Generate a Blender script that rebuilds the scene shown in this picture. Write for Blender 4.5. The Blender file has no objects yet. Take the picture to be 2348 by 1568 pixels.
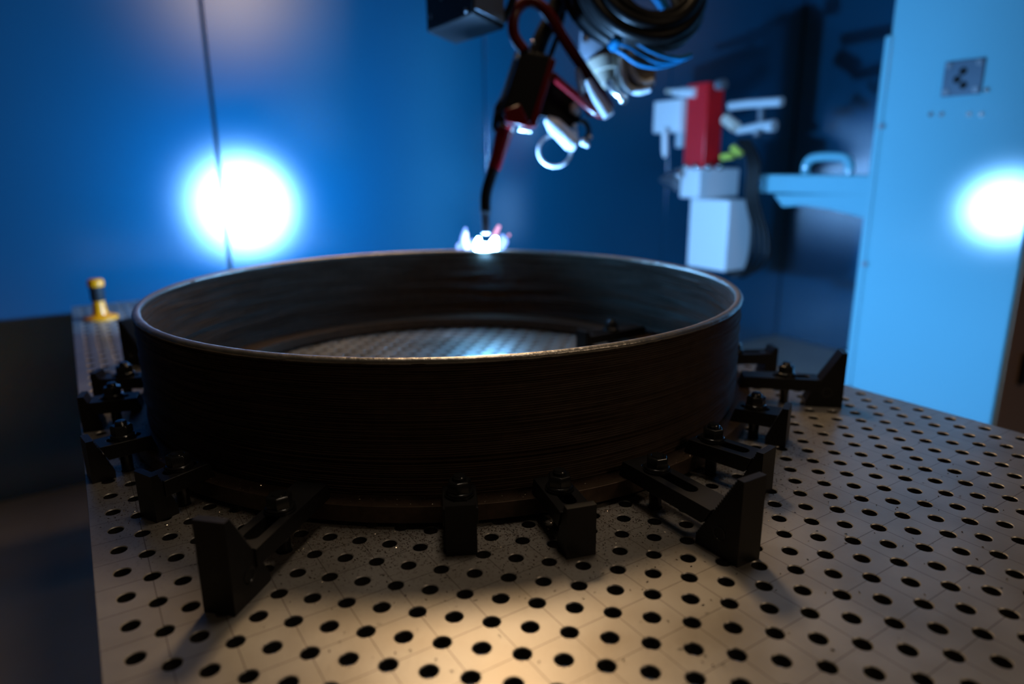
import bpy, bmesh, math, random
import numpy as np
from mathutils import Vector, Matrix
random.seed(4); rng = np.random.default_rng(4)
S = bpy.context.scene; COL = S.collection
TZ = 0.77                                   # table top above the floor; geometry below is written in the table's frame

# ------------------------------------------------------------------ camera, world, exposure, lights
RC = np.array([[0.54136728, 0.84074591, -0.00823329], [0.20583433, -0.14202111, -0.96822633], [-0.81520163, 0.52247136, -0.24993995]])
CAM = np.array([0.30904914, -0.56990298, 0.39829532]); FPX = 1559.64
cd = bpy.data.cameras.new('camera'); cam = bpy.data.objects.new('camera', cd); COL.objects.link(cam)
M3 = np.stack([RC[0], -RC[1], -RC[2]], 1)
mw = Matrix([list(M3[i]) + [CAM[i] + (TZ if i == 2 else 0)] for i in range(3)] + [[0, 0, 0, 1]])
cam.matrix_world = mw
cd.sensor_width = 36; cd.lens = FPX / 2348 * 36; cd.clip_start = .02; cd.clip_end = 60
cd.dof.use_dof = True; cd.dof.focus_distance = 0.80; cd.dof.aperture_fstop = 1.9
S.camera = cam
S.view_settings.view_transform = 'Standard'; S.view_settings.look = 'None'
S.view_settings.exposure = 0.0; S.view_settings.gamma = 1.0; S.view_settings.use_curve_mapping = False
S.cycles.use_denoising = True
S.cycles.max_bounces = 8; S.cycles.sample_clamp_indirect = 6.0; S.cycles.caustics_reflective = False
w = bpy.data.worlds.new('world'); S.world = w; w.use_nodes = True
w.node_tree.nodes['Background'].inputs[0].default_value = (1.0, 0.80, 0.58, 1); w.node_tree.nodes['Background'].inputs[1].default_value = 0.012

def area(name, loc, target, size, power, color, spread=180):
    l = bpy.data.lights.new(name, 'AREA'); l.shape = 'DISK'; l.size = size; l.energy = power; l.color = color; l.spread = math.radians(spread)
    o = bpy.data.objects.new(name, l); COL.objects.link(o)
    o.location = Vector(loc) + Vector((0, 0, TZ))
    o.rotation_euler = (Vector(target) - Vector(loc)).to_track_quat('-Z', 'Y').to_euler()
    return o
ARC = np.array([-1.1973, 0.3165, 0.1895])
ARC_COLOR = (0.21, 0.50, 1.0); ARC_STRENGTH = 150000
area('warm_ceiling_lamp', (-1.72, .62, 1.98), (-.2, -.35, 0), .50, 7.2, (1.0, .68, .38), 104)
area('overhead_lamp', (-.45, .12, 2.35), (-.3, -.05, 0), .55, 2.0, (1.0, .80, .60), 84)
area('side_lamp', (2.0, 1.05, 2.14), (-.4, .9, 0), .5, 3.2, (1.0, .74, .50), 120)


# ------------------------------------------------------------------ materials
def mat(name, col, rough=.5, metal=0., spec=.5, noise=0, nscale=20, bump=0, rvar=0, emit=None, estr=0, coat=0):
    m = bpy.data.materials.new(name); m.use_nodes = True; nt = m.node_tree; b = nt.nodes['Principled BSDF']
    b.inputs['Base Color'].default_value = (*col, 1); b.inputs['Roughness'].default_value = rough
    b.inputs['Metallic'].default_value = metal; b.inputs['Specular IOR Level'].default_value = spec
    b.inputs['Coat Weight'].default_value = coat; b.inputs['Coat Roughness'].default_value = .1
    if emit: b.inputs['Emission Color'].default_value = (*emit, 1); b.inputs['Emission Strength'].default_value = estr
    if noise or bump or rvar:
        tc = nt.nodes.new('ShaderNodeTexCoord'); n = nt.nodes.new('ShaderNodeTexNoise'); n.inputs['Scale'].default_value = nscale; n.inputs['Detail'].default_value = 6
        nt.links.new(tc.outputs['Object'], n.inputs['Vector'])
        if noise:
            r = nt.nodes.new('ShaderNodeMapRange'); r.inputs[3].default_value = 1 - noise; r.inputs[4].default_value = 1 + noise
            nt.links.new(n.outputs['Fac'], r.inputs[0])
            v = nt.nodes.new('ShaderNodeVectorMath'); v.operation = 'SCALE'; v.inputs[0].default_value = col
            nt.links.new(r.outputs[0], v.inputs['Scale']); nt.links.new(v.outputs[0], b.inputs['Base Color'])
        if rvar:
            r2 = nt.nodes.new('ShaderNodeMapRange'); r2.inputs[3].default_value = rough - rvar; r2.inputs[4].default_value = rough + rvar
            nt.links.new(n.outputs['Fac'], r2.inputs[0]); nt.links.new(r2.outputs[0], b.inputs['Roughness'])
        if bump:
            bp = nt.nodes.new('ShaderNodeBump'); bp.inputs['Strength'].default_value = bump; bp.inputs['Distance'].default_value = .002
            nt.links.new(n.outputs['Fac'], bp.inputs['Height']); nt.links.new(bp.outputs[0], b.inputs['Normal'])
    return m

def gloss_paint(name, col, gloss, rough, nz=.06, flake=0, fcol=(1, 1, 1), frough=.6):     # lacquered sheet: diffuse under a smooth soft gloss
    m = bpy.data.materials.new(name); m.use_nodes = True; nt = m.node_tree; nt.nodes.clear()
    o = nt.nodes.new('ShaderNodeOutputMaterial'); d = nt.nodes.new('ShaderNodeBsdfDiffuse'); g = nt.nodes.new('ShaderNodeBsdfAnisotropic'); x = nt.nodes.new('ShaderNodeMixShader')
    g.distribution = 'BECKMANN'; g.inputs['Color'].default_value = (1, 1, 1, 1); g.inputs['Roughness'].default_value = rough; x.inputs[0].default_value = gloss
    tc = nt.nodes.new('ShaderNodeTexCoord'); n = nt.nodes.new('ShaderNodeTexNoise'); n.inputs['Scale'].default_value = 2.5; nt.links.new(tc.outputs['Object'], n.inputs['Vector'])
    r = nt.nodes.new('ShaderNodeMapRange'); r.inputs[3].default_value = 1 - nz; r.inputs[4].default_value = 1 + nz; nt.links.new(n.outputs['Fac'], r.inputs[0])
    v = nt.nodes.new('ShaderNodeVectorMath'); v.operation = 'SCALE'; v.inputs[0].default_value = col; nt.links.new(r.outputs[0], v.inputs['Scale']); nt.links.new(v.outputs[0], d.inputs['Color'])
    base = d.outputs[0]
    if flake:                                          # metal flake in the lacquer: a wide tinted lobe
        f = nt.nodes.new('ShaderNodeBsdfAnisotropic'); f.inputs['Color'].default_value = (*fcol, 1); f.inputs['Roughness'].default_value = frough
        y = nt.nodes.new('ShaderNodeMixShader'); y.inputs[0].default_value = flake; nt.links.new(base, y.inputs[1]); nt.links.new(f.outputs[0], y.inputs[2]); base = y.outputs[0]
    nt.links.new(base, x.inputs[1]); nt.links.new(g.outputs[0], x.inputs[2]); nt.links.new(x.outputs[0], o.inputs[0])
    return m
def math_node(nt, op, a, b=None, clamp=False):
    n = nt.nodes.new('ShaderNodeMath'); n.operation = op; n.use_clamp = clamp
    for i, v in enumerate((a, b)):
        if v is None: continue
        if isinstance(v, (int, float)): n.inputs[i].default_value = v
        else: nt.links.new(v, n.inputs[i])
    return n.outputs[0]

def table_material():
    m = mat('ground_steel_plate', (.36, .33, .29), .40, .7, .5); nt = m.node_tree; b = nt.nodes['Principled BSDF']
    tc = nt.nodes.new('ShaderNodeTexCoord'); sx = nt.nodes.new('ShaderNodeSeparateXYZ'); nt.links.new(tc.outputs['Object'], sx.inputs[0])
    def line(o):                                       # scribed line every 50 mm
        f = math_node(nt, 'PINGPONG', math_node(nt, 'ADD', o, 10.0), .025)
        return math_node(nt, 'LESS_THAN', f, .00042)
    ln = math_node(nt, 'MAXIMUM', line(sx.outputs[0]), line(sx.outputs[1]))
    n1 = nt.nodes.new('ShaderNodeTexNoise'); n1.inputs['Scale'].default_value = 9; n1.inputs['Detail'].default_value = 8; nt.links.new(tc.outputs['Object'], n1.inputs['Vector'])
    n2 = nt.nodes.new('ShaderNodeTexNoise'); n2.inputs['Scale'].default_value = 260; n2.inputs['Detail'].default_value = 4; nt.links.new(tc.outputs['Object'], n2.inputs['Vector'])
    cr = nt.nodes.new('ShaderNodeValToRGB'); cr.color_ramp.elements[0].position = .3; cr.color_ramp.elements[1].position = .72
    cr.color_ramp.elements[0].color = (.30, .265, .22, 1); cr.color_ramp.elements[1].color = (.45, .43, .40, 1); nt.links.new(n1.outputs['Fac'], cr.inputs[0])
    # dust and rust swept off the ring: worn band beside the flange
    dx = math_node(nt, 'ADD', sx.outputs[0], .79)
    rr = math_node(nt, 'SQRT', math_node(nt, 'ADD', math_node(nt, 'POWER', dx, 2.0), math_node(nt, 'POWER', sx.outputs[1], 2.0)))
    mr = nt.nodes.new('ShaderNodeMapRange'); nt.links.new(math_node(nt, 'ABSOLUTE', math_node(nt, 'SUBTRACT', rr, .54)), mr.inputs[0])
    mr.inputs[1].default_value = 0; mr.inputs[2].default_value = .16; mr.inputs[3].default_value = 1; mr.inputs[4].default_value = 0
    grime = math_node(nt, 'MULTIPLY', mr.outputs[0], math_node(nt, 'GREATER_THAN', n2.outputs['Fac'], .585))
    mx = nt.nodes.new('ShaderNodeMix'); mx.data_type = 'RGBA'; nt.links.new(math_node(nt, 'MULTIPLY', grime, .6), mx.inputs[0]); nt.links.new(cr.outputs[0], mx.inputs[6]); mx.inputs[7].default_value = (.09, .05, .025, 1)
    mx2 = nt.nodes.new('ShaderNodeMix'); mx2.data_type = 'RGBA'; nt.links.new(math_node(nt, 'MULTIPLY', ln, .72), mx2.inputs[0]); nt.links.new(mx.outputs[2], mx2.inputs[6]); mx2.inputs[7].default_value = (.06, .04, .03, 1)
    nt.links.new(mx2.outputs[2], b.inputs['Base Color'])
    r2 = nt.nodes.new('ShaderNodeMapRange'); r2.inputs[3].default_value = .33; r2.inputs[4].default_value = .49; nt.links.new(n1.outputs['Fac'], r2.inputs[0]); nt.links.new(r2.outputs[0], b.inputs['Roughness'])
    bp = nt.nodes.new('ShaderNodeBump'); bp.inputs['Strength'].default_value = .12; bp.inputs['Distance'].default_value = .001
    nt.links.new(n2.outputs['Fac'], bp.inputs['Height']); nt.links.new(bp.outputs[0], b.inputs['Normal'])
    return m

M_TABLE = table_material()
M_BORE = mat('shade_dark_hole_bore', (.012, .010, .008), .6)  # same plate steel, shade inside the holes put into the dark colour
M_TSIDE = mat('dark_painted_steel', (.03, .028, .027), .5, .2)
M_WALL = gloss_paint('blue_gloss_panel', (.002, .155, .30), .27, .25, flake=.4, fcol=(.002, .145, .30), frough=.46)
M_JOINT = mat('dark_joint', (.004, .012, .03), .6)
M_FLOOR = mat('grey_floor_paint', (.46, .39, .31), .45, 0, .4, noise=.18, nscale=4)
M_DRUM = mat('rusty_deposited_steel', (.050, .029, .017), .66, .1, .3, noise=.45, nscale=60, bump=.25)
M_BEAD = mat('fresh_bead_steel', (.36, .33, .29), .34, .85, .5, noise=.2, nscale=120, bump=.5)
M_FLANGE = mat('dull_plate_steel', (.085, .055, .036), .42, .5, .5, noise=.5, nscale=90, bump=.2)
M_BLACK = mat('black_oxide_steel', (.0075, .007, .0068), .42, .0, .35, noise=.3, nscale=150)
M_BLACKEDGE = mat('black_nut_steel', (.06, .06, .06), .2, .85, .5)
M_CHIPDARK = mat('dark_scale_chips', (.05, .028, .016), .7)
M_CHIPBRIGHT = mat('bright_metal_chips', (.7, .6, .45), .25, .9)
M_YELLOW = mat('yellow_plastic', (.95, .30, .0), .4)
M_RUBBER = mat('black_rubber', (.010, .010, .011), .6)
M_WHITE = mat('white_powder_coat', (.80, .82, .82), .3, 0, .5, rvar=.08, nscale=6)
M_COLUMN = gloss_paint('white_gloss_sheet_arc_tint', (.16, .43, .51), .07, .20, .04)  # white column paint with the arc's blue light put into the colour
M_GREYPL = mat('grey_plate', (.22, .24, .26), .35, .5)
M_RED = mat('red_anodised', (.095, .0015, .003), .24, 0, .4)
M_REDP = mat('red_powder_coat', (.72, .012, .016), .35)
M_STEEL = mat('polished_steel', (.62, .61, .6), .2, 1)
M_CREAM = mat('cream_cast_housing', (.62, .55, .45), .4)
M_BURNISH = mat('burnished_metal', (.5, .5, .5), .35, .2)
M_TAN = mat('tan_cast_metal', (.20, .165, .125), .45)
M_CABLE = mat('black_cable_sheath', (.003, .003, .003), .42, 0, .2)
M_MATTE = mat('matte_black_plastic', (.0035, .0035, .0038), .5, 0, .12)
M_PLATE = mat('dark_grey_plate', (.07, .11, .15), .4, .2)
M_HOSE = mat('pale_grey_plastic', (.55, .6, .62), .35)
M_BLUEHOSE = mat('blue_hose', (.004, .16, .34), .5, 0, .2)
M_WARM_DIM = mat('white_paint_in_warm_dim_light', (.30, .17, .09), .5)  # white column side, its dim warm light put into the brown
M_GREEN = mat('yellow_green_fitting', (.55, .6, .08), .4)
M_GLASS = mat('smoked_cover', (.12, .13, .15), .15, .3)
M_COPPER = mat('copper_nozzle', (.03, .022, .026), .45, .4)

# ------------------------------------------------------------------ mesh building
class MB:
    def __init__(s): s.v = []; s.f = []; s.mi = []
    def add(s, v, f, mi=0):
        o = len(s.v); s.v += [tuple(map(float, p)) for p in v]; s.f += [tuple(i + o for i in q) for q in f]; s.mi += [mi] * len(f)
    def box(s, c, d, rz=0, rx=0, ry=0, mi=0):
        R = Matrix.Rotation(rz, 3, 'Z') @ Matrix.Rotation(ry, 3, 'Y') @ Matrix.Rotation(rx, 3, 'X')
        v = [Vector(c) + R @ Vector((x * d[0] / 2, y * d[1] / 2, z * d[2] / 2)) for x in (-1, 1) for y in (-1, 1) for z in (-1, 1)]
        s.add(v, [(0, 1, 3, 2), (4, 6, 7, 5), (0, 4, 5, 1), (2, 3, 7, 6), (0, 2, 6, 4), (1, 5, 7, 3)], mi)
    def hexa(s, p, mi=0):       # p[0..3] bottom ring, p[4..7] top ring
        s.add(p, [(3, 2, 1, 0), (4, 5, 6, 7), (0, 1, 5, 4), (1, 2, 6, 5), (2, 3, 7, 6), (3, 0, 4, 7)], mi)
    def prism(s, poly, axis_a, axis_b, axis_t, origin, t0, t1, mi=0):
        a, b, t, o = map(Vector, (axis_a, axis_b, axis_t, origin)); n = len(poly)
        v = [o + a * x + b * y + t * t0 for x, y in poly] + [o + a * x + b * y + t * t1 for x, y in poly]
        s.add(v, [tuple(range(n))[::-1], tuple(range(n, 2 * n))] + [(i, (i + 1) % n, n + (i + 1) % n, n + i) for i in range(n)], mi)
    def tube(s, pts, r, n=10, closed=False, caps=True, mi=0):
        P = [Vector(p) for p in pts]; k = len(P); rs = r if hasattr(r, '__len__') else [r] * k
        T = []
        for i in range(k):
            a = P[(i - 1) % k] if closed or i else P[0]; b = P[(i + 1) % k] if closed or i < k - 1 else P[-1]
            T.append((b - a).normalized())
        u = T[0].orthogonal().normalized(); v = []
        for i in range(k):
            u = (u - T[i] * u.dot(T[i])).normalized(); q = T[i].cross(u)
            v += [P[i] + (u * math.cos(2 * math.pi * j / n) + q * math.sin(2 * math.pi * j / n)) * rs[i] for j in range(n)]
        f = [(i * n + j, i * n + (j + 1) % n, ((i + 1) % k) * n + (j + 1) % n, ((i + 1) % k) * n + j) for i in range(k if closed else k - 1) for j in range(n)]
        if caps and not closed: f += [tuple(range(n))[::-1], tuple(range((k - 1) * n, k * n))]
        s.add(v, f, mi)
    def cyl(s, a, b, r, n=20, r2=None, mi=0): s.tube([a, b], [r, r if r2 is None else r2], n, mi=mi)
    def lathe(s, prof, n=48, c=(0, 0), mi=0, jitter=None, closed=False):
        k = len(prof); v = []
        for i in range(n):
            a = 2 * math.pi * i / n
            for j, (r, z) in enumerate(prof):
                if jitter is not None: r = r + jitter[i, j]
                v.append((c[0] + r * math.cos(a), c[1] + r * math.sin(a), z))
        f = [(i * k + j, ((i + 1) % n) * k + j, ((i + 1) % n) * k + (j + 1) % k, i * k + (j + 1) % k) for i in range(n) for j in range(k if closed else k - 1)]
        s.add(v, f, mi)
    def sphere(s, c, r, n=12, mi=0, sc=(1, 1, 1)):
        v = [(c[0], c[1], c[2] - r * sc[2])]; m = n // 2
        for i in range(1, m):
            p = math.pi * i / m
            v += [(c[0] + r * sc[0] * math.sin(p) * math.cos(2 * math.pi * j / n), c[1] + r * sc[1] * math.sin(p) * math.sin(2 * math.pi * j / n), c[2] - r * sc[2] * math.cos(p)) for j in range(n)]
        v.append((c[0], c[1], c[2] + r * sc[2])); e = len(v) - 1
        f = [(0, 1 + (j + 1) % n, 1 + j) for j in range(n)]
        f += [(1 + i * n + j, 1 + i * n + (j + 1) % n, 1 + (i + 1) * n + (j + 1) % n, 1 + (i + 1) * n + j) for i in range(m - 2) for j in range(n)]
        f += [(e, 1 + (m - 2) * n + j, 1 + (m - 2) * n + (j + 1) % n) for j in range(n)]
        s.add(v, f, mi)

def world_loc(o):
    p = Vector((0, 0, 0))
    while o is not None: p += o.location; o = o.parent
    return p
def obj(name, mb, m, parent=None, local=False, bevel=0, smooth=True, origin=None, fix=True):
    me = bpy.data.meshes.new(name)
    off = Vector((0, 0, 0)) if local else (world_loc(parent) if parent else Vector(origin or (0, 0, 0)))
    V = np.array(mb.v) - np.array(off)
    me.from_pydata(V.tolist(), [], mb.f); 
    for x in (m if isinstance(m, (list, tuple)) else [m]): me.materials.append(x)
    if any(mb.mi): me.polygons.foreach_set('material_index', mb.mi)
    if fix:
        b = bmesh.new(); b.from_mesh(me); bmesh.ops.recalc_face_normals(b, faces=b.faces); b.to_mesh(me); b.free()
    if smooth:
        me.shade_smooth(); me.set_sharp_from_angle(angle=math.radians(38))
    o = bpy.data.objects.new(name, me); COL.objects.link(o)
    if parent: o.parent = parent
    elif origin and not local: o.location = off
    if bevel:
        bv = o.modifiers.new('edge', 'BEVEL'); bv.width = bevel; bv.segments = 2; bv.limit_method = 'ANGLE'; bv.angle_limit = math.radians(40)
    return o
def tag(o, label=None, cat=None, group=None, kind=None):
    if label: o['label'] = label
    if cat: o['category'] = cat
    if group: o['group'] = group
    if kind: o['kind'] = kind
    return o
def thing(name, label, cat, loc=(0, 0, 0), rz=0, group=None):
    o = bpy.data.objects.new(name, None); COL.objects.link(o); o.location = loc; o.rotation_euler = (0, 0, rz); o.empty_display_size = .05
    return tag(o, label, cat, group)
def D(px, py, depth):            # a point seen at a pixel of the photograph, at a depth measured along the lens axis
    d = np.array([(px - 1174) / FPX, (py - 784) / FPX, 1.0]) @ RC
    return Vector(CAM + d * depth)
def onplane(px, py, axis, val):
    d = np.array([(px - 1174) / FPX, (py - 784) / FPX, 1.0]) @ RC
    return Vector(CAM + d * ((val - CAM[axis]) / d[axis]))
def bez(pts, n=8, closed=False):  # Catmull-Rom through points
    P = [Vector(p) for p in pts]; k = len(P); out = []
    for i in range(k if closed else k - 1):
        a, b, c, d = (P[(i - 1) % k], P[i], P[(i + 1) % k], P[(i + 2) % k]) if closed else (P[max(i - 1, 0)], P[i], P[i + 1], P[min(i + 2, k - 1)])
        for j in range(n):
            t = j / n
            out.append(.5 * ((2 * b) + (c - a) * t + (2 * a - 5 * b + 4 * c - d) * t * t + (3 * b - a - 3 * c + d) * t ** 3))
    if not closed: out.append(P[-1])
    return out

# ------------------------------------------------------------------ room
XB, YR, ZF, ZC = -2.6, 3.5, -TZ, 2.5
mb = MB(); mb.box(((XB + 2.6) / 2, .4, ZF - .05), (5.3, 6.3, .1)); tag(obj('floor', mb, M_FLOOR), kind='structure')
mb = MB(); mb.box((XB - .06, .4, (ZF + ZC) / 2), (.08, 6.4, ZC - ZF)); wb = tag(obj('wall_back', mb, M_JOINT), kind='structure')
ys = [-2.46, -1.255, -.05, 1.155, 2.36, 3.5]
for a, b in zip(ys, ys[1:]):
    mb = MB(); mb.box((XB - .01, (a + b) / 2, (ZF + ZC) / 2), (.02, b - a - .012, ZC - ZF)); obj('panel', mb, M_WALL, wb, bevel=.002)
mb = MB(); mb.box((0, YR + .06, (ZF + ZC) / 2), (5.3, .08, ZC - ZF)); wr = tag(obj('wall_right', mb, M_JOINT), kind='structure')
xs = [-2.6, -1.395, -.19, 1.015, 2.22]
for a, b in zip(xs, xs[1:]):
    mb = MB(); mb.box(((a + b) / 2, YR + .01, (ZF + ZC) / 2), (b - a - .008, .02, ZC - ZF)); obj('panel', mb, M_WALL, wr, bevel=.002)

# ------------------------------------------------------------------ welding table
tbl = thing('welding_table', 'long steel welding table with a grid of round holes, holding the big ring', 'table', (-.9, 0, ZF))
U0, U1, V0, V1, CS = -42, 6, -12, 12, .05
RH, CH, TH = .008, .0009, .012
def cell_loops():
    loops = {}
    for mask in range(16):
        out = []; corners = [(1, 1), (-1, 1), (-1, -1), (1, -1)]
        for ci, (sx, sy) in enumerate(corners):
            has = mask >> ci & 1
            if has:
                a0 = {(1, 1): -90, (-1, 1): 0, (-1, -1): 90, (1, -1): 180}[(sx, sy)]
                arc = []
                for k in range(5):                 # clockwise round the node as seen from the cell
                    th = math.radians(a0 - 90 * k / 4) if False else None
                start = {(1, 1): (270, 180), (-1, 1): (360, 270), (-1, -1): (90, 0), (1, -1): (180, 90)}[(sx, sy)]
                for k in range(5):
                    th = math.radians(start[0] + (start[1] - start[0]) * k / 4)
                    arc.append((sx * .025 + math.cos(th), sy * .025 + math.sin(th)))
                out.append((True, (sx, sy), start))
            else: out.append((False, (sx, sy), None))
        loops[mask] = out
    return loops
LOOPS = cell_loops()
def boundary(mask, rad):
    pts = []
    for has, (sx, sy), st in LOOPS[mask]:
        if has:
            for k in range(5):
                th = math.radians(st[0] + (st[1] - st[0]) * k / 4); pts.append((sx * .025 + rad * math.cos(th), sy * .025 + rad * math.sin(th)))
        else:
            r0 = RH + CH; e = [(0, r0), (0, r0 / 2), (0, 0), (r0 / 2, 0), (r0, 0)]
            c = (sx * .025, sy * .025)
            seq = {(1, 1): [(c[0], c[1] - y if x == 0 else c[1]) if x == 0 else (c[0] - x, c[1]) for x, y in e],
                   (-1, 1): [(c[0] + y, c[1]) if x == 0 else (c[0], c[1] - x) for x, y in e],
                   (-1, -1): [(c[0], c[1] + y) if x == 0 else (c[0] + x, c[1]) for x, y in e],
                   (1, -1): [(c[0] - y, c[1]) if x == 0 else (c[0], c[1] + x) for x, y in e]}[(sx, sy)]
            pts += seq
    full = []
    n = len(pts)
    for ci in range(4):
        full += pts[ci * 5:ci * 5 + 5]
        a, b = pts[ci * 5 + 4], pts[(ci * 5 + 5) % n]
        full += [(a[0] + (b[0] - a[0]) * t, a[1] + (b[1] - a[1]) * t) for t in (.25, .5, .75)]
    return full
TEMPL = {}
for mask in range(16):
    B = boundary(mask, RH + CH); n = len(B)
    ang = [math.atan2(y, x) for x, y in B]
    V = [(x, y, 0) for x, y in B] + [((RH + CH) * math.cos(a), (RH + CH) * math.sin(a), 0) for a in ang] + [(RH * math.cos(a), RH * math.sin(a), -CH) for a in ang] + [(RH * math.cos(a), RH * math.sin(a), -TH) for a in ang]
    F = [(k * n + i, k * n + (i + 1) % n, (k + 1) * n + (i + 1) % n, (k + 1) * n + i) for k in range(3) for i in range(n)]
    for ci in range(4):
        if mask >> ci & 1:
            has, (sx, sy), st = LOOPS[mask][ci]
            o = len(V)
            for rad, z in ((RH + CH, 0), (RH, -CH), (RH, -TH)):
                for k in range(5):
                    th = math.radians(st[0] + (st[1] - st[0]) * k / 4); V.append((sx * .025 + rad * math.cos(th), sy * .025 + rad * math.sin(th), z))
            F += [(o + q * 5 + k, o + (q + 1) * 5 + k, o + (q + 1) * 5 + k + 1, o + q * 5 + k + 1) for q in range(2) for k in range(4)]
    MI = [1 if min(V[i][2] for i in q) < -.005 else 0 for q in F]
    TEMPL[mask] = (np.array(V), F, MI)
Vs, Fs, Ms, off = [], [], [], 0
for u in range(U0, U1):
    for v in range(V0, V1):
        mask = 0
        for ci, (cu, cv) in enumerate([(u + 1, v + 1), (u, v + 1), (u, v), (u + 1, v)]):
            if U0 < cu < U1 and V0 < cv < V1: mask |= 1 << ci
        TV, TF, TM = TEMPL[mask]; Ms += TM
        Vs.append(TV + [(u + .5) * CS, (v + .5) * CS, 0]); Fs += [tuple(i + off for i in q) for q in TF]; off += len(TV)
V = np.concatenate(Vs) - np.array(tbl.location)
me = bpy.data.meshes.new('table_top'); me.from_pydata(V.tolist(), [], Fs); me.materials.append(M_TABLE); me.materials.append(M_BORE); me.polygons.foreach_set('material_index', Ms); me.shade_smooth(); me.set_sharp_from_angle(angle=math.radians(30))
top = bpy.data.objects.new('table_top', me); COL.objects.link(top); top.parent = tbl
mt = M_TABLE.node_tree
for n in mt.nodes:                                 # object coordinates of the top -> table frame
    if n.type == 'TEX_COORD':
        mp = mt.nodes.new('ShaderNodeVectorMath'); mp.operation = 'ADD'; mp.inputs[1].default_value = tuple(tbl.location)
        for l in [l for l in mt.links if l.from_node == n]:
            s = l.to_socket; mt.links.remove(l); mt.links.new(mp.outputs[0], s)
        mt.links.new(n.outputs['Object'], mp.inputs[0])
        break
X0, X1, Y0, Y1 = U0 * CS, U1 * CS, V0 * CS, V1 * CS
for (c, d) in ((((X0 + X1) / 2, Y0 + .006, -.0505), (X1 - X0, .012, .099)), (((X0 + X1) / 2, Y1 - .006, -.0505), (X1 - X0, .012, .099)), ((X0 + .006, 0, -.0505), (.012, Y1 - Y0 - .024, .099)), ((X1 - .006, 0, -.0505), (.012, Y1 - Y0 - .024, .099))):
    mb = MB(); mb.box(c, d); obj('side_plate', mb, M_TABLE, tbl, bevel=.001)
for x in (-1.9, -.9, .15):
    for y in (-.5, .5):
        mb = MB(); mb.box((x, y, -.1 + (ZF + .1) / 2 + .02), (.1, .1, -ZF - .1 - .04)); lg = obj('leg', mb, M_TSIDE, tbl, bevel=.004)
        mb = MB(); mb.cyl((x, y, ZF), (x, y, ZF + .02), .07, 24); mb.cyl((x, y, ZF + .02), (x, y, ZF + .075), .02, 16); obj('foot', mb, M_TSIDE, lg)
for x in (-1.4, -.4):
    mb = MB(); mb.box((x, 0, -.06), (.012, Y1 - Y0 - .03, .08)); obj('rib', mb, M_TSIDE, tbl)

# ------------------------------------------------------------------ the ring being built up
CX, CY, RW, HR, RF, ZT, ZB = -.790, -.0017, .509, .193, .5352, .0275, .007
ring = thing('steel_ring', 'large dark rusty steel ring built up in fine layers on a flat flange', 'steel ring', (CX, CY, 0))
nl = 58; nz = nl * 2; NA = 420
zs = np.linspace(ZT, HR - .004, nz + 1)
def layered(base, sign):
    prof = []; lay = rng.normal(0, .00055, nl + 1); 
    for j, z in enumerate(zs):
        prof.append((base + sign * ((.0006 if j % 2 else -.0006) + lay[min(j // 2, nl)]), z))
    return prof
po = layered(RW, 1); pi = layered(RW - .0075, -1)
prof = po + [(RW - .003, HR - .003)] + pi[::-1]
k = len(prof); jit = np.zeros((NA, k)); ph = np.linspace(0, 2 * np.pi, NA, endpoint=False)
for j in range(len(po)):
    for h in range(3):
        jit[:, j] += .00022 * np.sin(ph * rng.integers(2, 26) + rng.uniform(0, 6.28)); 
        jit[:, k - 1 - j] += .00022 * np.sin(ph * rng.integers(2, 26) + rng.uniform(0, 6.28))
jit[:, :len(po)] += rng.normal(0, .0001, (NA, len(po)))
mb = MB(); mb.lathe(prof, NA, (CX, CY), jitter=jit); obj('ring_wall', mb, M_DRUM, ring)
# rounded last bead, a little wider than the wall and uneven
pb = []; 
for j in range(14):
    a = 2 * math.pi * j / 14; pb.append((RW - .0037 + .0062 * math.cos(a), HR - .0035 + .0045 * math.sin(a)))
jb = np.zeros((900, 14)); pa = np.linspace(0, 2 * np.pi, 900, endpoint=False)
wv = sum(.00022 * np.sin(pa * q + rng.uniform(0, 6.28)) for q in (5, 9, 17, 43, 90)) + rng.normal(0, .00012, 900)
jb += wv[:, None] * np.array([math.cos(2 * math.pi * j / 14) for j in range(14)])[None, :]
jb += rng.normal(0, .00006, jb.shape)
mb = MB(); mb.lathe(pb, 900, (CX, CY), jitter=jb, closed=True); b_ = obj('weld_bead', mb, M_BEAD, ring); b_['label'] = 'bright rounded last bead along the rim'
RI = .452
mb = MB(); mb.lathe([(RI, ZB), (RI + .02, ZB), (RI + .02, 0.0002), (RF - .018, .0002), (RF - .018, ZB), (RF, ZB), (RF, ZT - .0006), (RF - .0006, ZT), (RI + .0006, ZT), (RI, ZT - .0006)], 300, (CX, CY), closed=True)
f_ = obj('base_flange', mb, M_FLANGE, ring); f_['label'] = 'flat steel flange plate strewn with chips'

# ------------------------------------------------------------------ step clamps
def rect_loop(L0, L1, W, n):
    per = []
    seg = [((L1, -W), (L1, W)), ((L1, W), (L0, W)), ((L0, W), (L0, -W)), ((L0, -W), (L1, -W))]
    for (a, b) in seg:
        per += [(a[0] + (b[0] - a[0]) * t / n, a[1] + (b[1] - a[1]) * t / n) for t in range(n)]
    return per
def slot_loop(S0, S1, r, n):
    pts = []
    for q in range(4 * n):
        side, t = divmod(q, n); t /= n
        if side == 0: th = math.radians(-45 + 90 * t) ; pts.append((S1 + r * math.cos(th * 2), r * math.sin(th * 2)))
        elif side == 1: pts.append((S1 + (S0 - S1) * t, r))
        elif side == 2: th = math.radians(90 + 180 * t); pts.append((S0 + r * math.cos(th), r * math.sin(th)))
        else: pts.append((S0 + (S1 - S0) * t, -r))
    return pts
ZB0, ZB1 = ZT + .0002, ZT + .0202
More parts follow.
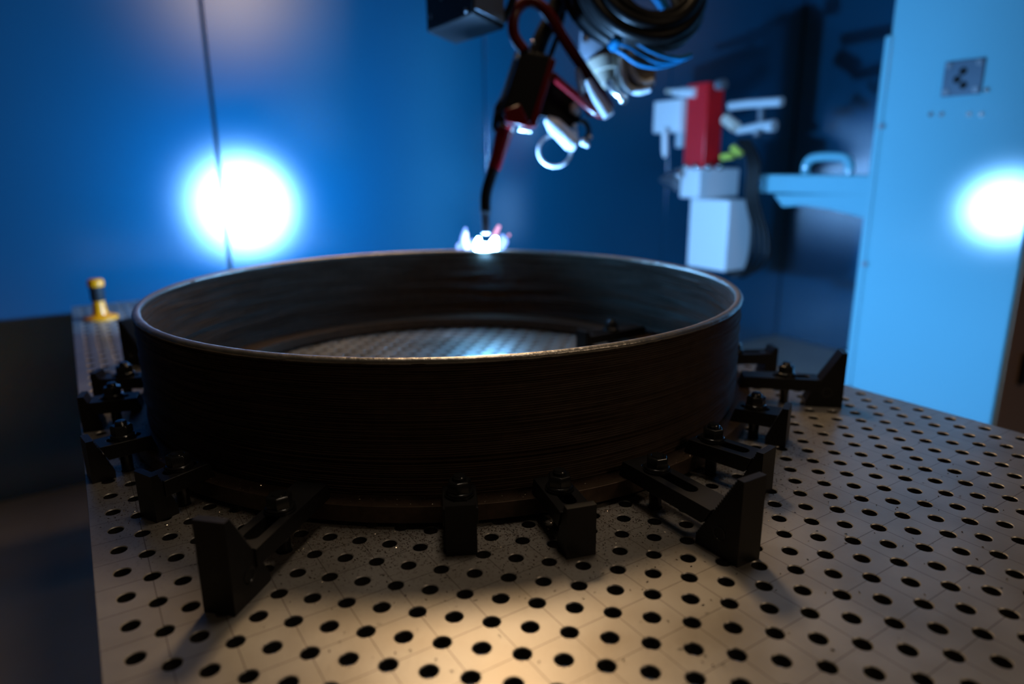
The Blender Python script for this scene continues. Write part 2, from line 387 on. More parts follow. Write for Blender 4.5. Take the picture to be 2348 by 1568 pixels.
def clamp(hole, heel, tall, label, tip=.519, inner=False, rstud=None, zstud=.024, wbar=.019):
    bx, by = hole[0] * CS, hole[1] * CS
    dx, dy = bx - CX, by - CY; rb = math.hypot(dx, dy); ang = math.atan2(dy, dx)
    if inner: ang += math.pi; tipd = -(tip - rb)
    else: tipd = tip - rb
    t = thing('step_clamp', label, 'clamp', (bx, by, 0), ang, 'step clamps holding down the ring')
    h, dep = (.095, .066) if tall else (.058, .036)
    w = .0165; xo = heel                              # local x = away from the ring wall
    # heel block: vertical outer face, toothed slope facing the ring
    nt_ = 22 if tall else 14
    prof = [(xo, 0), (xo, h), (xo - .009, h)]
    sl = dep - .009 - .008
    for i in range(nt_):
        z0 = h - (h - .012) * i / nt_; z1 = h - (h - .012) * (i + 1) / nt_
        x1 = xo - .009 - sl * (i + 1) / nt_
        prof += [(xo - .009 - sl * i / nt_, z1), (x1, z1)]
    prof += [(xo - dep + .008, 0)]
    mb = MB(); mb.prism(prof, (1, 0, 0), (0, 0, 1), (0, 1, 0), (0, 0, 0), -w, w)
    hb = obj('heel_block', mb, M_BLACK, t, local=True, smooth=False)
    if tall:
        for sg in (-1, 1):                            # raised ring round the blind hole in each cheek
            mb = MB(); mb.lathe([(.0085, -.0004), (.0085, .0006), (.0065, .0008), (.006, -.0002)], 20)
            m2 = MB(); m2.add([(xo - .026 + x, sg * (w + z), .026 + y) for (x, y, z) in mb.v], mb.f); obj('cheek_recess', m2, M_BLACKEDGE, hb, local=True)
    # slotted bar
    def slope_x(z): return xo - .009 - sl * (h - z) / (h - .012)
    xe = slope_x(ZB1) - .0005; n = 8
    s1 = max(.012, min(xe - .022, .055)); s0 = max(tipd + .014, -.014)
    O = rect_loop(tipd, xe, wbar, n); I = slot_loop(s0 if s0 < s1 else -.01, s1, .0082, n); N = len(O)
    # angular match of outer to slot by starting index
    V = []
    for z in (ZB0, ZB1):
        for (x, y) in O:
            xx = x
            if abs(x - xe) < 1e-9 and z == ZB0: xx = slope_x(ZB0) - .0005 if slope_x(ZB0) > s1 + .012 else x
            if abs(x - tipd) < 1e-9 and z == ZB1: xx = x + .006
            V.append((xx, y, z))
        V += [(x, y, z) for x, y in I]
    F = []
    for i in range(N):
        j = (i + 1) % N
        F += [(i, N + i, N + j, j), (2 * N + i, 2 * N + j, 3 * N + j, 3 * N + i), (i, j, 2 * N + j, 2 * N + i), (N + i, 3 * N + i, 3 * N + j, N + j)]
    mb = MB(); mb.add(V, F); obj('clamp_bar', mb, M_BLACK, t, local=True, bevel=.0008)
    # stud through the table hole, washer, flange nut
    mb = MB(); zt = ZB1 + zstud; prof = [(0, -.03), (.0062, -.03)]; z = ZB0 - .002
    prof += [(.0075, -.028), (.0075, z)]
    while z < zt - .002: prof += [(.0078, z + .0004), (.0068, z + .0012)]; z += .0016
    prof += [(.0062, zt), (0, zt + .0006)]
    mb.lathe(prof, 20); obj('stud', mb, M_BLACKEDGE, t, local=True)
    mb = MB(); mb.lathe([(.0085, ZB1), (.0165, ZB1), (.0165, ZB1 + .003), (.0085, ZB1 + .003)], 32, closed=True); obj('washer', mb, M_BLACKEDGE, t, local=True)
    a0 = rng.uniform(0, 1); hexr = .0138; zb, zn = ZB1 + .003, ZB1 + .0185
    mb = MB(); V = []
    for (rr_, z) in ((hexr, zb), (hexr, zn - .002), (hexr * .87, zn), (.008, zn), (.008, zb)):
        V += [(rr_ * math.cos(a0 + q * math.pi / 3), rr_ * math.sin(a0 + q * math.pi / 3), z) for q in range(6)]
    mb.add(V, [(k * 6 + q, k * 6 + (q + 1) % 6, ((k + 1) % 5) * 6 + (q + 1) % 6, ((k + 1) % 5) * 6 + q) for k in range(5) for q in range(6)])
    mb.lathe([(.0145, zb), (.0155, zb + .001), (.0145, zb + .003), (.012, zb + .0036)], 28)
    obj('nut', mb, M_BLACKEDGE, t, local=True, bevel=.0005)
    return t
CL = [((-7.5, -8.5), .111, True, 'tall black step clamp at the front left of the ring, nearest the bottom left'),
      ((-6, -5), .045, False, 'short black clamp at the middle of the ring front, left of its short twin'),
      ((-5, -3), .064, False, 'short black clamp at the ring front, turned a little, right of the middle clamp'),
      ((-4.5, -.5), .141, True, 'long black clamp with tall heel and open slot at the ring front right'),
      ((-5, 2), .078, False, 'black clamp directly behind the long slotted one at the front right'),
      ((-6, 5), .048, False, 'small black clamp at the right of the ring, second behind the long slotted one'),
      ((-7.5, 8.5), .09, True, 'long black clamp with a pointed tall heel against the arc-tinted column'),
      ((-10.5, 9.5), .079, False, 'blurred black clamp half hidden behind the right edge of the ring'),
      ((-11, -10), .045, False, 'black clamp with glinting teeth at the ring left front, beside the tall left one'),
      ((-14, -11), .046, False, 'dark clamp at the left table edge with its nut low against the ring'),
      ((-18, -11), .046, False, 'blurred dark clamp at the left table edge, second from the tall far blade'),
      ((-20.5, -10.5), .05, False, 'blurred dark clamp at the ring left side with a bright nut top'),
      ((-24.5, -8.5), .112, True, 'tall blurred black clamp heel beside the yellow handled tool'),]
for c in CL: clamp(*c[:3], c[3], zstud=.024 if c[0] not in ((-4.5, -.5), (-11, -10), (-7.5, -8.5)) else .0195)
clamp((-16, 8), .085, False, 'dark clamp inside the ring at its far right, seen over the rim', tip=.494, inner=True)

# ------------------------------------------------------------------ chips and scale (uncountable)
mb = MB()
def on_hole(x, y):
    a, b = x / CS, y / CS
    return min(math.hypot(a - round(a), b - round(b)), math.hypot(a - .5 - round(a - .5), b - .5 - round(b - .5))) < .2
def chip(x, y, z, s, mi):
    a = rng.uniform(0, 6.28); l = s * rng.uniform(.5, 1.6); wd = s * rng.uniform(.15, .4); hh = s * rng.uniform(.1, .5)
    ca, sa = math.cos(a), math.sin(a)
    P = [(x + ca * l / 2, y + sa * l / 2, z + hh * rng.uniform(0, 1)), (x - ca * l / 2, y - sa * l / 2, z), (x - sa * wd, y + ca * wd, z), (x + sa * wd * .3, y - ca * wd * .3, z + hh)]
    mb.add(P, [(0, 1, 2), (0, 2, 3), (0, 3, 1), (1, 3, 2)], mi)
for _ in range(5200):
    th = rng.normal(-.45, .75); r = RF + .002 + abs(rng.normal(0, .05)); x, y = CX + r * math.cos(th), CY + r * math.sin(th)
    if X0 < x < X1 - .01 and Y0 + .01 < y < Y1 - .01 and not on_hole(x, y): chip(x, y, .0003, .0022, 1 if rng.random() < .16 else 0)
for _ in range(1900):
    th = rng.normal(-.45, .9); r = rng.uniform(RW + .003, RF - .001); chip(CX + r * math.cos(th), CY + r * math.sin(th), ZT + .0002, .0019, 1 if rng.random() < .09 else 0)
for _ in range(260):
    x, y = rng.uniform(-.35, .1), rng.uniform(-.45, .5)
    if math.hypot(x - CX, y - CY) > RF and not on_hole(x, y): chip(x, y, .0003, .003, 0)
tag(obj('metal_chips', mb, [M_CHIPDARK, M_CHIPBRIGHT], smooth=False, fix=False), 'scattered dark scale and glinting metal chips on table and flange', 'metal chips', kind='stuff')

# ------------------------------------------------------------------ yellow handled tool
yt = thing('hand_tool', 'yellow hand tool with round foot and black grip on the far left table corner', 'tool', (-1.856, -.533, 0))
def lathe_at(c, prof, n=28): m_ = MB(); m_.lathe(prof, n, c); return m_
cc = (-1.856, -.533)
obj('foot', lathe_at(cc, [(0, .0005), (.043, .0005), (.043, .006), (.03, .010), (.017, .013), (0, .013)]), M_YELLOW, yt)
obj('stem', lathe_at(cc, [(0, .013), (.019, .013), (.0155, .03), (.0145, .05), (0, .05)]), M_YELLOW, yt)
obj('grip', lathe_at(cc, [(0, .05), (.015, .05), (.0175, .054), (.0175, .087), (.0185, .09), (0, .09)]), M_RUBBER, yt)
obj('cap', lathe_at(cc, [(0, .09), (.0195, .09), (.0205, .094), (.0205, .104), (.016, .110), (0, .111)]), M_YELLOW, yt)

# ------------------------------------------------------------------ welding arc
ma = mat('arc_core', (1, 1, 1), emit=ARC_COLOR, estr=ARC_STRENGTH)
arc = thing('welding_arc', 'glaring blue-white welding arc burning on the ring rim under the torch tip', 'arc', tuple(ARC))
mb = MB(); mb.sphere(ARC, .006, 16); obj('arc_core', mb, ma, arc)
def flame_mat(name, col, s, alpha):
    m = bpy.data.materials.new(name); m.use_nodes = True; nt = m.node_tree; nt.nodes.clear()
    o = nt.nodes.new('ShaderNodeOutputMaterial'); e = nt.nodes.new('ShaderNodeEmission'); t = nt.nodes.new('ShaderNodeBsdfTransparent'); x = nt.nodes.new('ShaderNodeMixShader')
    e.inputs[0].default_value = (*col, 1); e.inputs[1].default_value = s
    lw = nt.nodes.new('ShaderNodeLayerWeight'); lw.inputs[0].default_value = .45
    fr = math_node(nt, 'MULTIPLY', math_node(nt, 'SUBTRACT', 1.0, lw.outputs['Facing']), alpha)
    nt.links.new(fr, x.inputs[0]); nt.links.new(t.outputs[0], x.inputs[1]); nt.links.new(e.outputs[0], x.inputs[2]); nt.links.new(x.outputs[0], o.inputs[0])
    return m
F1 = flame_mat('arc_plume', (.22, .38, 1.0), 5.0, .3); F2 = flame_mat('pink_plume', (1.0, .45, .7), 2.5, .35); F3 = flame_mat('arc_inner', (.15, .5, 1.0), 1250, .28); F4 = flame_mat('bright_plume', (.45, .62, 1.0), 9, .4)
AD = 1.737
def tongue(pts, rad, m): 
    mb = MB(); mb.tube(bez([D(x, y, AD) for x, y in pts], 5), rad, 12); return obj('flame_tongue', mb, m, arc)
def taper(n, a, b, c): return [a + (b - a) * (i / (n * .5)) if i < n * .5 else b + (c - b) * ((i - n * .5) / (n * .5)) for i in range(n)]
tongue([(1064, 570), (1063, 550), (1068, 522)], taper(11, .010, .010, .002), F1)
tongue([(1074, 570), (1068, 552), (1070, 532)], taper(11, .009, .008, .002), F4)
tongue([(1082, 572), (1084, 560), (1082, 548)], taper(11, .011, .009, .002), F1)
tongue([(1098, 574), (1096, 560), (1098, 545)], taper(11, .013, .010, .002), F3)
tongue([(1113, 577), (1113, 566), (1114, 558)], taper(11, .019, .019, .008), F3)
tongue([(1130, 572), (1133, 556), (1138, 544)], taper(11, .014, .011, .003), F3)
tongue([(1142, 570), (1150, 556), (1153, 538)], taper(11, .012, .011, .003), F1)
tongue([(1130, 552), (1136, 536), (1145, 517)], taper(11, .007, .007, .004), F2)
tongue([(1150, 568), (1159, 556), (1160, 544)], taper(11, .008, .007, .002), F1)
tongue([(1052, 571), (1050, 564), (1053, 556)], taper(11, .006, .005, .001), F1)
mb = MB(); mb.sphere(D(1167, 539, AD), .004, 10); obj('spark', mb, F2, arc)

# ------------------------------------------------------------------ welding torch
TD = 1.737
tor = thing('welding_torch', 'welding torch with bent black neck, red collar and black body above the arc', 'welding torch', tuple(D(1200, 200, TD)))
mb = MB(); mb.tube([D(1114, 536, TD), D(1113, 500, TD), D(1113, 488, TD), D(1113, 486, TD)], [.0095, .0105, .0115, .0135], 24); obj('gas_nozzle', mb, M_COPPER, tor)
mb = MB(); mb.tube(bez([D(1113, 487, TD), D(1113, 455, TD), D(1119, 425, TD), D(1133, 384, TD)], 6), [.0135 + .0009 * (i / 18) for i in range(19)], 24); obj('bent_neck', mb, M_MATTE, tor)
mb = MB(); mb.tube([D(1132, 388, TD), D(1133, 384, TD), D(1139, 366, TD), D(1157, 298, TD)], [.0155, .017, .0175, .0235], 28); obj('red_collar', mb, M_RED, tor)
mb = MB(); mb.tube([D(1157, 300, TD), D(1160, 290, TD)], [.0255, .0255], 28); obj('clamp_ring', mb, M_STEEL, tor)
mb = MB(); mb.tube([D(1141, 300, TD), D(1141, 290, TD), D(1150, 250, TD), D(1163, 224, TD)], [.012, .015, .019, .017], 20); obj('swivel_knuckle', mb, M_MATTE, tor)
def slab(quad, d0, d1):       # four pixel corners extruded between two depths
    m_ = MB(); m_.hexa([D(x, y, d0) for x, y in quad] + [D(x, y, d1) for x, y in quad]); return m_
obj('torch_body', slab([(1195, 112), (1266, 128), (1222, 282), (1146, 262)], TD - .045, TD + .045), M_MATTE, tor, bevel=.008)
obj('side_plate', slab([(1262, 130), (1276, 138), (1229, 292), (1212, 290)], TD - .05, TD + .05), M_RED, tor, bevel=.003)
obj('front_block', slab([(1156, 252), (1190, 238), (1222, 262), (1216, 294), (1158, 282)][:1] + [(1192, 238), (1220, 294), (1158, 280)], TD - .065, TD - .03), M_RED, tor, bevel=.004)
mb = MB(); mb.tube([D(1190, 296, TD), D(1218, 300, TD)], .006, 14); obj('pivot_pin', mb, M_STEEL, tor)
mb = MB(); mb.tube(bez([D(1228, 130, TD), D(1243, 85, TD), D(1266, 40, TD), D(1290, -30, TD)], 6), .0215, 20); obj('torch_cable', mb, M_CABLE, tor)
mb = MB(); mb.tube(bez([D(1262, 128, TD), D(1276, 90, TD), D(1286, 55, TD), D(1300, -20, TD)], 6), .0075, 12); obj('wire_liner', mb, M_CABLE, tor)
for (x, y) in ((1221, 97), (1187, 131), (1162, 232)):
    mb = MB(); mb.sphere(D(x, y, TD - .035), .0065, 12); obj('screw', mb, M_STEEL, tor)
mb = MB(); mb.tube([D(1187, 118, TD - .01), D(1140, 262, TD - .01)], .006, 12); obj('gas_line', mb, M_STEEL, tor)

# ------------------------------------------------------------------ red guard frame of the torch mount
GD = 1.70
gd = thing('guard_frame', 'bent red tube guard looping over the torch and down to its right', 'guard', tuple(D(1300, 130, GD)))
mb = MB(); mb.tube(bez([D(1203, 118, GD), D(1178, 78, GD), D(1181, 30, GD), D(1208, 4, GD), D(1238, 12, GD), D(1262, 40, GD), D(1300, 100, GD), D(1345, 168, GD), D(1384, 228, GD), D(1397, 252, GD)], 7), .0145, 18); obj('guard_tube', mb, M_RED, gd)
mb = MB(); mb.tube(bez([D(1266, 172, GD), D(1290, 193, GD), D(1320, 218, GD), D(1352, 246, GD), D(1378, 262, GD), D(1396, 254, GD)], 6), .0105, 16); obj('lower_rail', mb, M_RED, gd)
def plate(poly, d0, d1, m_, name, parent, bevel=.002):
    m2 = MB(); k = len(poly); m2.add([D(x, y, d0) for x, y in poly] + [D(x, y, d1) for x, y in poly], [tuple(range(k)), tuple(range(k, 2 * k))[::-1]] + [(i, (i + 1) % k, k + (i + 1) % k, k + i) for i in range(k)])
    return obj(name, m2, m_, parent, bevel=bevel)
plate([(1256, 176), (1322, 224), (1334, 262), (1318, 290), (1300, 300), (1262, 272), (1236, 266)], GD + .035, GD + .05, M_MATTE, 'mount_plate', gd)
plate([(1328, 226), (1350, 206), (1398, 254), (1392, 270), (1346, 266)], GD + .02, GD + .03, M_RED, 'corner_plate', gd)
mb = MB(); mb.tube([D(1327, 158, GD + .0), D(1331, 186, GD + .0), D(1336, 212, GD + .0)], [.009, .0105, .009], 16); obj('pale_pin', mb, M_BURNISH, gd)
mb = MB(); mb.tube(bez([D(1348, 184, GD - .03), D(1362, 212, GD - .03), D(1380, 240, GD - .03), D(1396, 266, GD - .03)], 5), [.008 + .006 * min(1, i / 8) for i in range(16)], 18); obj('pale_rod', mb, M_BURNISH, gd)
mb = MB(); mb.tube([D(1254, 273, GD + .03), D(1270, 287, GD + .03), D(1312, 328, GD + .03), D(1322, 334, GD + .03)], [.010, .0205, .0225, .014], 22); obj('roller', mb, M_BURNISH, gd)
for i in range(5):
    mb = MB(); mb.sphere(D([1318, 1319, 1338, 1346, 1353][i], [290, 304, 326, 332, 315][i], GD + .03), [.007, .007, .010, .007, .006][i], 12); obj('fitting', mb, M_BURNISH, gd)
mb = MB(); mb.tube(bez([D(1318, 276, GD + .05), D(1340, 280, GD + .05), D(1350, 300, GD + .05), D(1342, 324, GD + .05)], 5), .007, 10); obj('short_hose', mb, M_CABLE, gd)
c0 = D(1272, 346, GD + .05); 
mb = MB(); mb.tube([c0 + (Vector(RC[0]) * math.cos(a) * .042 + Vector(-RC[1]) * math.sin(a) * .040) for a in np.linspace(0, 2 * math.pi, 40, endpoint=False)], .0042, 10, closed=True); obj('wire_hoop', mb, M_BURNISH, gd)
mb = MB(); mb.tube([D(1313, 238, GD + .02), D(1318, 250, GD + .02), D(1328, 262, GD + .02)], [.007, .014, .008], 16); obj('latch', mb, M_BURNISH, gd)

# ------------------------------------------------------------------ robot wrist
WD = 1.82
rob = thing('robot_wrist', 'tan robot wrist with dark cover behind the red guard, under the cables', 'robot arm', tuple(D(1420, 60, WD)))
def stadium(cx, cy, rx, top, d0, d1, n=16):
    poly = [(cx - rx, top)] + [(cx + rx * math.cos(a), cy - rx * math.sin(a)) for a in np.linspace(math.pi, 2 * math.pi, n)] + [(cx + rx, top)]
    m_ = MB(); k = len(poly); v = [D(x, y, d0) for x, y in poly] + [D(x, y, d1) for x, y in poly]
    m_.add(v, [tuple(range(k)), tuple(range(k, 2 * k))[::-1]] + [(i, (i + 1) % k, k + (i + 1) % k, k + i) for i in range(k)]); return m_
obj('joint_housing', stadium(1463, 177, 41, 60, WD - .05, WD + .09), M_TAN, rob, bevel=.006)
for (lx, by_, rx_, dd) in ((1430, 210, 9, 0), (1448, 192, 0, 0)):
    mb = MB(); mb.tube(bez([D(lx, 120, WD - .058), D(lx - 1, 160, WD - .058), D(lx + 3, by_ - 22, WD - .058), D(lx + 16, by_ - 6, WD - .058), D(lx + 34, by_, WD - .058), D(lx + 50 + rx_, by_ - 6, WD - .058)], 5), .0085, 14); obj('arc_lit_edge', mb, M_HOSE, rob)  # added pale tubes painting the arc-lit edges of the housing
mb = MB(); mb.tube([D(1384, 30, WD + .02), D(1378, 135, WD + .02), D(1374, 150, WD + .02)], [.062, .060, .05], 28); obj('wrist_cover', mb, M_GLASS, rob)
mb = MB(); mb.tube([D(1380, 140, WD), D(1386, 168, WD)], [.046, .040], 28); mb.tube([D(1386, 168, WD), D(1392, 196, WD)], [.030, .027], 24); obj('tool_flange', mb, M_TAN, rob, bevel=.002)
mb = MB(); mb.tube([D(1418, 105, WD - .02), D(1414, 222, WD - .02)], .009, 14); obj('tie_rod', mb, M_STEEL, rob)
mb = MB(); mb.tube([D(1395, 186, WD - .03), D(1408, 210, WD - .03), D(1424, 222, WD - .03)], [.012, .010, .008], 14); obj('wrist_fitting', mb, M_STEEL, rob)
mb = MB(); mb.sphere(D(1428, 227, WD - .03), .0135, 16); obj('ball_stud', mb, M_STEEL, rob)
mb = MB(); mb.tube([D(1345, 55, WD - .03), D(1342, 98, WD - .03)], .009, 14); obj('sight_tube', mb, M_STEEL, rob)
mb = MB(); mb.tube([D(1372, 40, WD + .06), D(1366, -90, WD + .07), D(1330, -330, WD + .1), D(1250, -560, WD + .2)], [.05, .075, .10, .11], 28); obj('forearm', mb, M_TAN, rob)

# ------------------------------------------------------------------ coiled cables
KD = 1.62
cb = thing('cable_coil', 'coil of black cables with blue hoses looped over the robot wrist', 'cable coil', tuple(D(1480, 20, KD)))
ex, ey, ez = Vector(RC[0]), Vector(-RC[1]), Vector(RC[2])
def loop(cx, cy, rx, ry, tilt, dz, n=44, skew=.0):
    c = D(cx, cy, KD); s = KD / FPX; pts = []
    for a in np.linspace(0, 2 * math.pi, n, endpoint=False):
        x, y = rx * math.cos(a), ry * math.sin(a); xr = x * math.cos(tilt) - y * math.sin(tilt); yr = x * math.sin(tilt) + y * math.cos(tilt)
        pts.append(c + ex * (xr * s) + ey * (yr * s) + ez * (dz + skew * math.sin(a)))
    return pts
for (cx, cy, rx, ry, tl, dz, r, m) in (
        (1478, -20, 128, 128, -.45, -.02, .0165, M_CABLE), (1485, -30, 112, 118, -.5, -.035, .015, M_CABLE),
        (1470, -12, 140, 112, -.5, .0, .0155, M_CABLE), (1492, -34, 92, 104, -.55, -.03, .0125, M_CABLE),
        (1462, -6, 138, 100, -.55, .03, .0145, M_CABLE), (1500, -36, 78, 92, -.55, .0, .012, M_CABLE)):
    mb = MB(); mb.tube(loop(cx, cy, rx, ry, tl, dz, skew=.04), r, 12, closed=True); obj('cable', mb, m, cb)
for k, pts in enumerate(([(1418, 84), (1450, 92), (1485, 114), (1525, 130), (1560, 134), (1586, 126)], [(1408, 96), (1438, 106), (1470, 126), (1510, 143), (1548, 140), (1582, 128)], [(1400, 106), (1428, 122), (1462, 145), (1500, 153), (1536, 147), (1572, 133)])):
    mb = MB(); mb.tube(bez([D(x, y, KD - .03 + .006 * k) for x, y in [(1424 - 10 * k, 70 + 14 * k)] + pts], 6), .0058, 12); h_ = obj('hose', mb, M_BLUEHOSE, cb); h_['label'] = 'blue hose'
mb = MB(); mb.tube(bez([D(1428, 72, KD - .04), D(1416, 92, KD - .045), D(1402, 112, KD - .03)], 5), .011, 12); h_ = obj('cable_tie', mb, M_BLUEHOSE, cb); h_['label'] = 'blue tie holding the hoses'
mb = MB(); P_ = bez([D(1478, -40, KD + .04), D(1505, -5, KD + .04), D(1527, 28, KD + .04), D(1532, 60, KD + .04)], 14); mb.tube(P_, [.0125 + .0016 * (i % 2) for i in range(len(P_))], 14); obj('ribbed_hose', mb, M_BLUEHOSE, cb)['label'] = 'ribbed blue hose'
mb = MB(); P_ = bez([D(1530, -30, KD - .03), D(1548, 10, KD - .03), D(1552, 40, KD - .03), D(1552, 66, KD - .03)], 12); mb.tube(P_, [.008 + .002 * (i % 2) for i in range(len(P_))], 12); obj('ribbed_conduit', mb, M_GREYPL, cb)
mb = MB(); mb.tube(bez([D(1318, -40, KD + .05), D(1335, 20, KD + .05), D(1372, 66, KD + .05), D(1420, 98, KD + .05)], 7), .021, 14); obj('supply_cable', mb, M_CABLE, cb)
mb = MB(); mb.tube(bez([D(1290, -30, KD + .08), D(1310, 10, KD + .08), D(1345, 60, KD + .08), D(1398, 92, KD + .08)], 7), .018, 14); obj('supply_cable', mb, M_CABLE, cb)

# ------------------------------------------------------------------ black sensor box
SZ = .72
p0, p1, p3 = (onplane(x, y, 2, SZ) for x, y in ((1083, 32), (979, 74), (1157, 67)))
p2 = onplane(1045, 102, 2, SZ)
sb = thing('sensor_box', 'black rectangular box hanging at the top edge beside the torch', 'box', tuple((p0 + p2) / 2))
mb = MB(); up = Vector((.02, -.01, .30)); mb.hexa([p0, p1, p2, p3] + [q + up for q in (p0, p1, p2, p3)]); obj('box_shell', mb, M_MATTE, sb, bevel=.004)
e1, e2 = (p1 - p0), (p3 - p0); n1 = e1.cross(Vector((0, 0, 1))).normalized(); 
if n1.dot(Vector(CAM) - p0) < 0: n1 = -n1
for (a, h) in ((.88, .03), (.62, .06), (.2, .045), (.42, .065), (.86, .075), (.12, .012)):
    mb = MB(); q = p0 + e1 * a + Vector((0, 0, h)); mb.cyl(q - n1 * .003, q + n1 * .003, .0055, 12); obj('screw', mb, M_GREYPL, sb)
m_ = MB(); fr = .94; q0, q1 = p0 + e2 * .06 + Vector((0, 0, .012)), p0 + e2 * .94 + Vector((0, 0, .012)); n2 = e2.cross(Vector((0, 0, 1))).normalized()
if n2.dot(Vector(CAM) - p0) < 0: n2 = -n2
m_.hexa([q0, q1, q1 + n2 * .004, q0 + n2 * .004] + [q + Vector((0, 0, .2)) for q in (q0, q1, q1 + n2 * .004, q0 + n2 * .004)]); obj('side_cover', m_, M_GREYPL, sb)
mb = MB(); mb.tube(bez([p3 + Vector((-.01, 0, .02)), p3 + Vector((.012, .02, .08)), p3 + Vector((.012, .03, .25))], 6), .010, 12); obj('box_cable', mb, M_CABLE, sb)

# ------------------------------------------------------------------ column with boom
FY = 1.76
col = thing('boom_column', 'tall white column tinted by blue arc light, carrying a horizontal boom, at the right', 'column', (-.8, FY + .22, ZF))
mb = MB(); mb.box((-.795, FY + .22, (ZF + 1.75) / 2), (.47, .44, 1.75 - ZF)); obj('column_shell', mb, M_COLUMN, col, bevel=.006)
mb = MB(); mb.box((-1.034, FY + .004, (ZF + .80) / 2), (.026, .02, .80 - ZF)); obj('edge_strip', mb, M_COLUMN, col, bevel=.004)
for z in (.517, .057, -.4):
    mb = MB(); mb.cyl((-1.021, FY - .005, z), (-1.021, FY - .011, z), .009, 14); obj('bolt', mb, M_GREYPL, col)
mb = MB(); mb.box((-.7905, FY - .002, .646), (.112, .008, .102)); ip = obj('inspection_plate', mb, M_PLATE, col, bevel=.002); ip['label'] = 'square grey plate held by four screws'
for sx in (-.042, .042):
    for sz in (-.038, .038):
        mb = MB(); mb.cyl((-.7905 + sx, FY - .005, .646 + sz), (-.7905 + sx, FY - .010, .646 + sz), .0085, 14); obj('plate_screw', mb, M_GREYPL, ip)
for k, (px, pz) in enumerate(((.0, .018), (-.014, -.004), (.006, -.022))):
    mb = MB(); mb.cyl((-.7905 + px, FY - .005, .646 + pz), (-.7905 + px, FY - .008, .646 + pz), .011, 16); obj('plug', mb, M_MATTE, ip)
for x, z in ((-.870, .546), (-.837, .544), (-.759, .539), (-.725, .537), (-.72, .605)):
    mb = MB(); mb.cyl((x, FY + .001, z), (x, FY - .004, z), .0075, 14); obj('bolt', mb, M_STEEL, col)
mb = MB(); mb.box((-.557, FY + .225, (ZF + 1.74) / 2), (.008, .425, 1.74 - ZF)); sp = obj('warm_dim_side', mb, M_WARM_DIM, col, bevel=.002); sp['label'] = 'column side with dim warm light painted in brown'  # added sheet over the column side, carrying painted dim warm light
q = onplane(2343, 845, 0, -.55); mb = MB(); mb.box((-.545, q.y + .02, q.z), (.018, .06, .10)); obj('latch', mb, M_RUBBER, sp, bevel=.004)
BY = 1.80
bl = [onplane(1726, 400, 1, BY).x, -1.03]
mb = MB(); mb.box(((bl[0] + bl[1]) / 2, BY + .08, .323), (bl[1] - bl[0], .16, .070)); bm_ = obj('boom', mb, M_COLUMN, col, bevel=.006)
g = [onplane(x, y, 1, BY + .0) for x, y in ((1772, 446), (1992, 446), (1990, 502), (1900, 480), (1840, 471), (1792, 474))]
mb = MB(); mb.prism([(p.x, p.z) for p in g], (1, 0, 0), (0, 0, 1), (0, 1, 0), (0, BY, 0), .002, .156); obj('gusset', mb, M_COLUMN, col, bevel=.004)
hx0, hx1, hz0, hz1 = onplane(1838, 398, 1, BY + .05).x, onplane(1957, 398, 1, BY + .05).x, .358, onplane(1900, 352, 1, BY + .05).z
mb = MB(); mb.tube([Vector(p) for p in bez([(hx0 + .018, BY + .05, hz0), (hx0 + .018, BY + .05, hz1 - .04), (hx0 + .05, BY + .05, hz1 - .014), (hx1 - .05, BY + .05, hz1 - .014), (hx1 - .018, BY + .05, hz1 - .04), (hx1 - .018, BY + .05, hz0)], 6)], .017, 14); obj('lifting_handle', mb, M_COLUMN, col)
mb = MB(); mb.cyl((bl[0] + .035, BY - .004, .325), (bl[0] + .035, BY + .002, .325), .016, 16); obj('bolt', mb, M_STEEL, col)

# ------------------------------------------------------------------ second head hanging at the end of the boom
HY = 1.80
def corner_box(pe, pl, pr, yt_, yb_, y0, name, m, parent, bevel=.005):
    ym = (yt_ + yb_) / 2; E = onplane(pe, ym, 1, y0); zt_ = onplane(pe, yt_, 1, y0).z; zb_ = onplane(pe, yb_, 1, y0).z
    L = onplane(pl, ym, 1, y0)
    d = np.array([(pr - 1174) / FPX, (ym - 784) / FPX, 1.0]) @ RC; tt = (E.x - CAM[0]) / d[0]; ry = CAM[1] + d[1] * tt
    mb = MB(); mb.hexa([(E.x, y0, zb_), (L.x, y0, zb_), (L.x, ry, zb_), (E.x, ry, zb_), (E.x, y0, zt_), (L.x, y0, zt_), (L.x, ry, zt_), (E.x, ry, zt_)])
    return obj(name, mb, m, parent, bevel=bevel)
hd = thing('drive_unit', 'drive unit with red motor and white boxes at the boom end', 'drive unit', tuple(onplane(1640, 500, 1, HY)))
mh = corner_box(1618, 1571, 1656, 188, 384, HY, 'motor', M_REDP, hd); mh['label'] = 'upright red motor housing'
corner_box(1603, 1559, 1694, 386, 455, HY - .015, 'gear_block', M_WHITE, hd)
corner_box(1667, 1578, 1722, 459, 624, HY - .01, 'lower_housing', M_WHITE, hd)
corner_box(1560, 1498, 1587, 226, 302, HY - .02, 'junction_box', M_WHITE, hd)
mb = MB(); mb.cyl(onplane(1562, 212, 1, HY), onplane(1596, 212, 1, HY), .022, 18); mb.cyl(onplane(1545, 211, 1, HY), onplane(1562, 212, 1, HY), .016, 16); obj('cable_gland', mb, M_WHITE, hd)
mb = MB(); mb.cyl(onplane(1529, 209, 1, HY), onplane(1546, 210, 1, HY), .011, 12); obj('gland_tip', mb, M_CREAM, hd)
mb = MB(); q = [onplane(1524, y, 1, HY - .06) for y in (298, 345, 357, 361)]; mb.tube(q, [.013, .0125, .009, .004], 16); obj('plunger', mb, M_WHITE, hd)
corner_box(1561, 1549, 1572, 302, 338, HY + .02, 'sensor_block', M_HOSE, hd, .003)
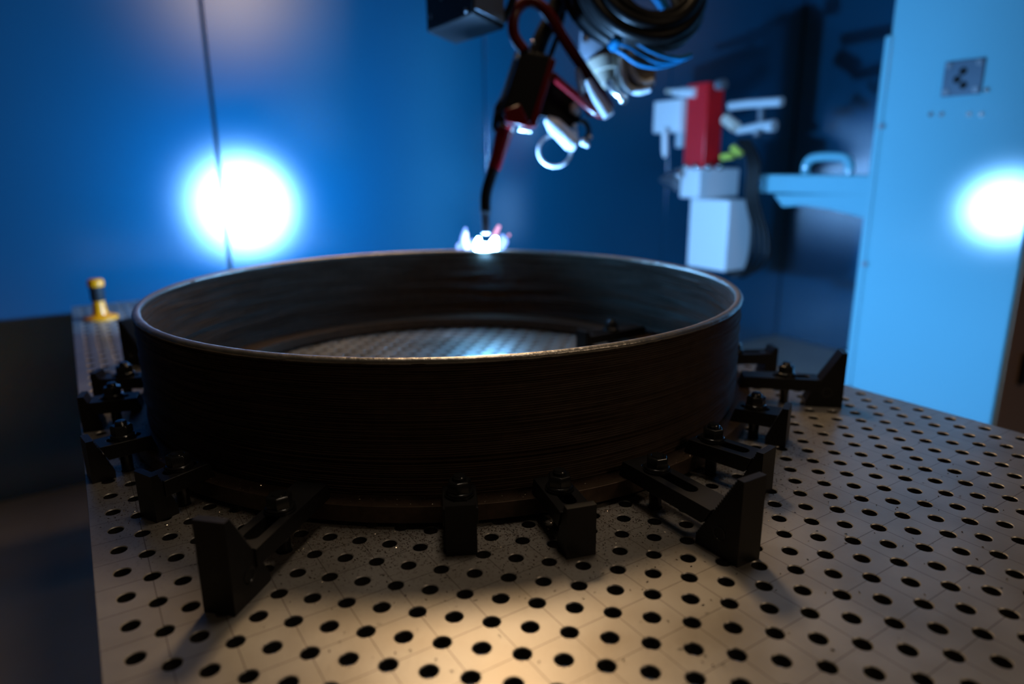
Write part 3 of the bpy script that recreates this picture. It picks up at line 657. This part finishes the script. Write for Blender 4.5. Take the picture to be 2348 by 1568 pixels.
mb = MB(); e = onplane(1637, 196, 1, HY + .02); mb.cyl(e + Vector((.02, 0, 0)), e + Vector((.055, 0, 0)), .022, 18); obj('motor_boss', mb, M_GREYPL, hd)
mb = MB(); mb.tube([onplane(1518, 412, 1, HY - .02), onplane(1560, 412, 1, HY - .02)], [.016, .055], 20); obj('feed_cone', mb, M_GLASS, hd)
mb = MB(); mb.sphere(onplane(1556, 402, 1, HY - .05), .020, 14); obj('drive_knob', mb, M_STEEL, hd)
for px in (1572, 1594, 1624, 1650):
    mb = MB(); mb.sphere(onplane(px, 382, 1, HY - .02), .015, 12); obj('bolt', mb, M_STEEL, hd)
mb = MB(); mb.tube([onplane(1674, 243, 1, HY + .05), onplane(1715, 238, 1, HY + .05), onplane(1793, 233, 1, HY + .05)], .018, 14); obj('upper_arm', mb, M_HOSE, hd)
mb = MB(); mb.tube([onplane(1745, 240, 1, HY + .06), onplane(1744, 292, 1, HY + .06)], .013, 12); obj('link', mb, M_GREYPL, hd)
mb = MB(); mb.tube([onplane(1690, 300, 1, HY + .05), onplane(1730, 292, 1, HY + .05), onplane(1776, 288, 1, HY + .05)], [.014, .018, .024], 14); obj('lower_arm', mb, M_HOSE, hd)
mb = MB(); mb.sphere(onplane(1735, 307, 1, HY), .015, 14); obj('pivot_ball', mb, M_GREYPL, hd)
mb = MB(); mb.tube([onplane(1663, 272, 1, HY + .02), onplane(1688, 292, 1, HY + .02)], .024, 14); obj('elbow', mb, M_CREAM, hd)
for a, b in (((1656, 360), (1680, 357)), ((1680, 338), (1698, 354))):
    mb = MB(); mb.tube([onplane(*a, 1, HY), onplane(*b, 1, HY)], .014, 12); obj('fitting', mb, M_GREEN, hd)
for k in range(4):
    x, yy = 1714 + 8 * k, HY - .03 - .012 * k
    mb = MB(); mb.tube(bez([onplane(x - 22, 320, 1, yy), onplane(x + 2, 370, 1, yy), onplane(x - 2, 450, 1, yy), onplane(x + 10 + 4 * k, 520 + 9 * k, 1, yy), onplane(x + 4 + 3 * k, 590 + 5 * k, 1, yy), onplane(1702, 634, 1, HY + .0)], 7), .0075, 12); obj('cable', mb, M_CABLE, hd)
mb = MB(); c0 = onplane(1690, 628, 1, HY + .04); mb.lathe([(.042, c0.z - .008), (.05, c0.z - .008), (.05, c0.z + .008), (.042, c0.z + .008)], 28, (c0.x, c0.y), closed=True); obj('cable_ring', mb, M_CABLE, hd)

for o in list(S.objects):
    if o.parent is None and o.type in ('MESH', 'EMPTY'): o.location.z += TZ
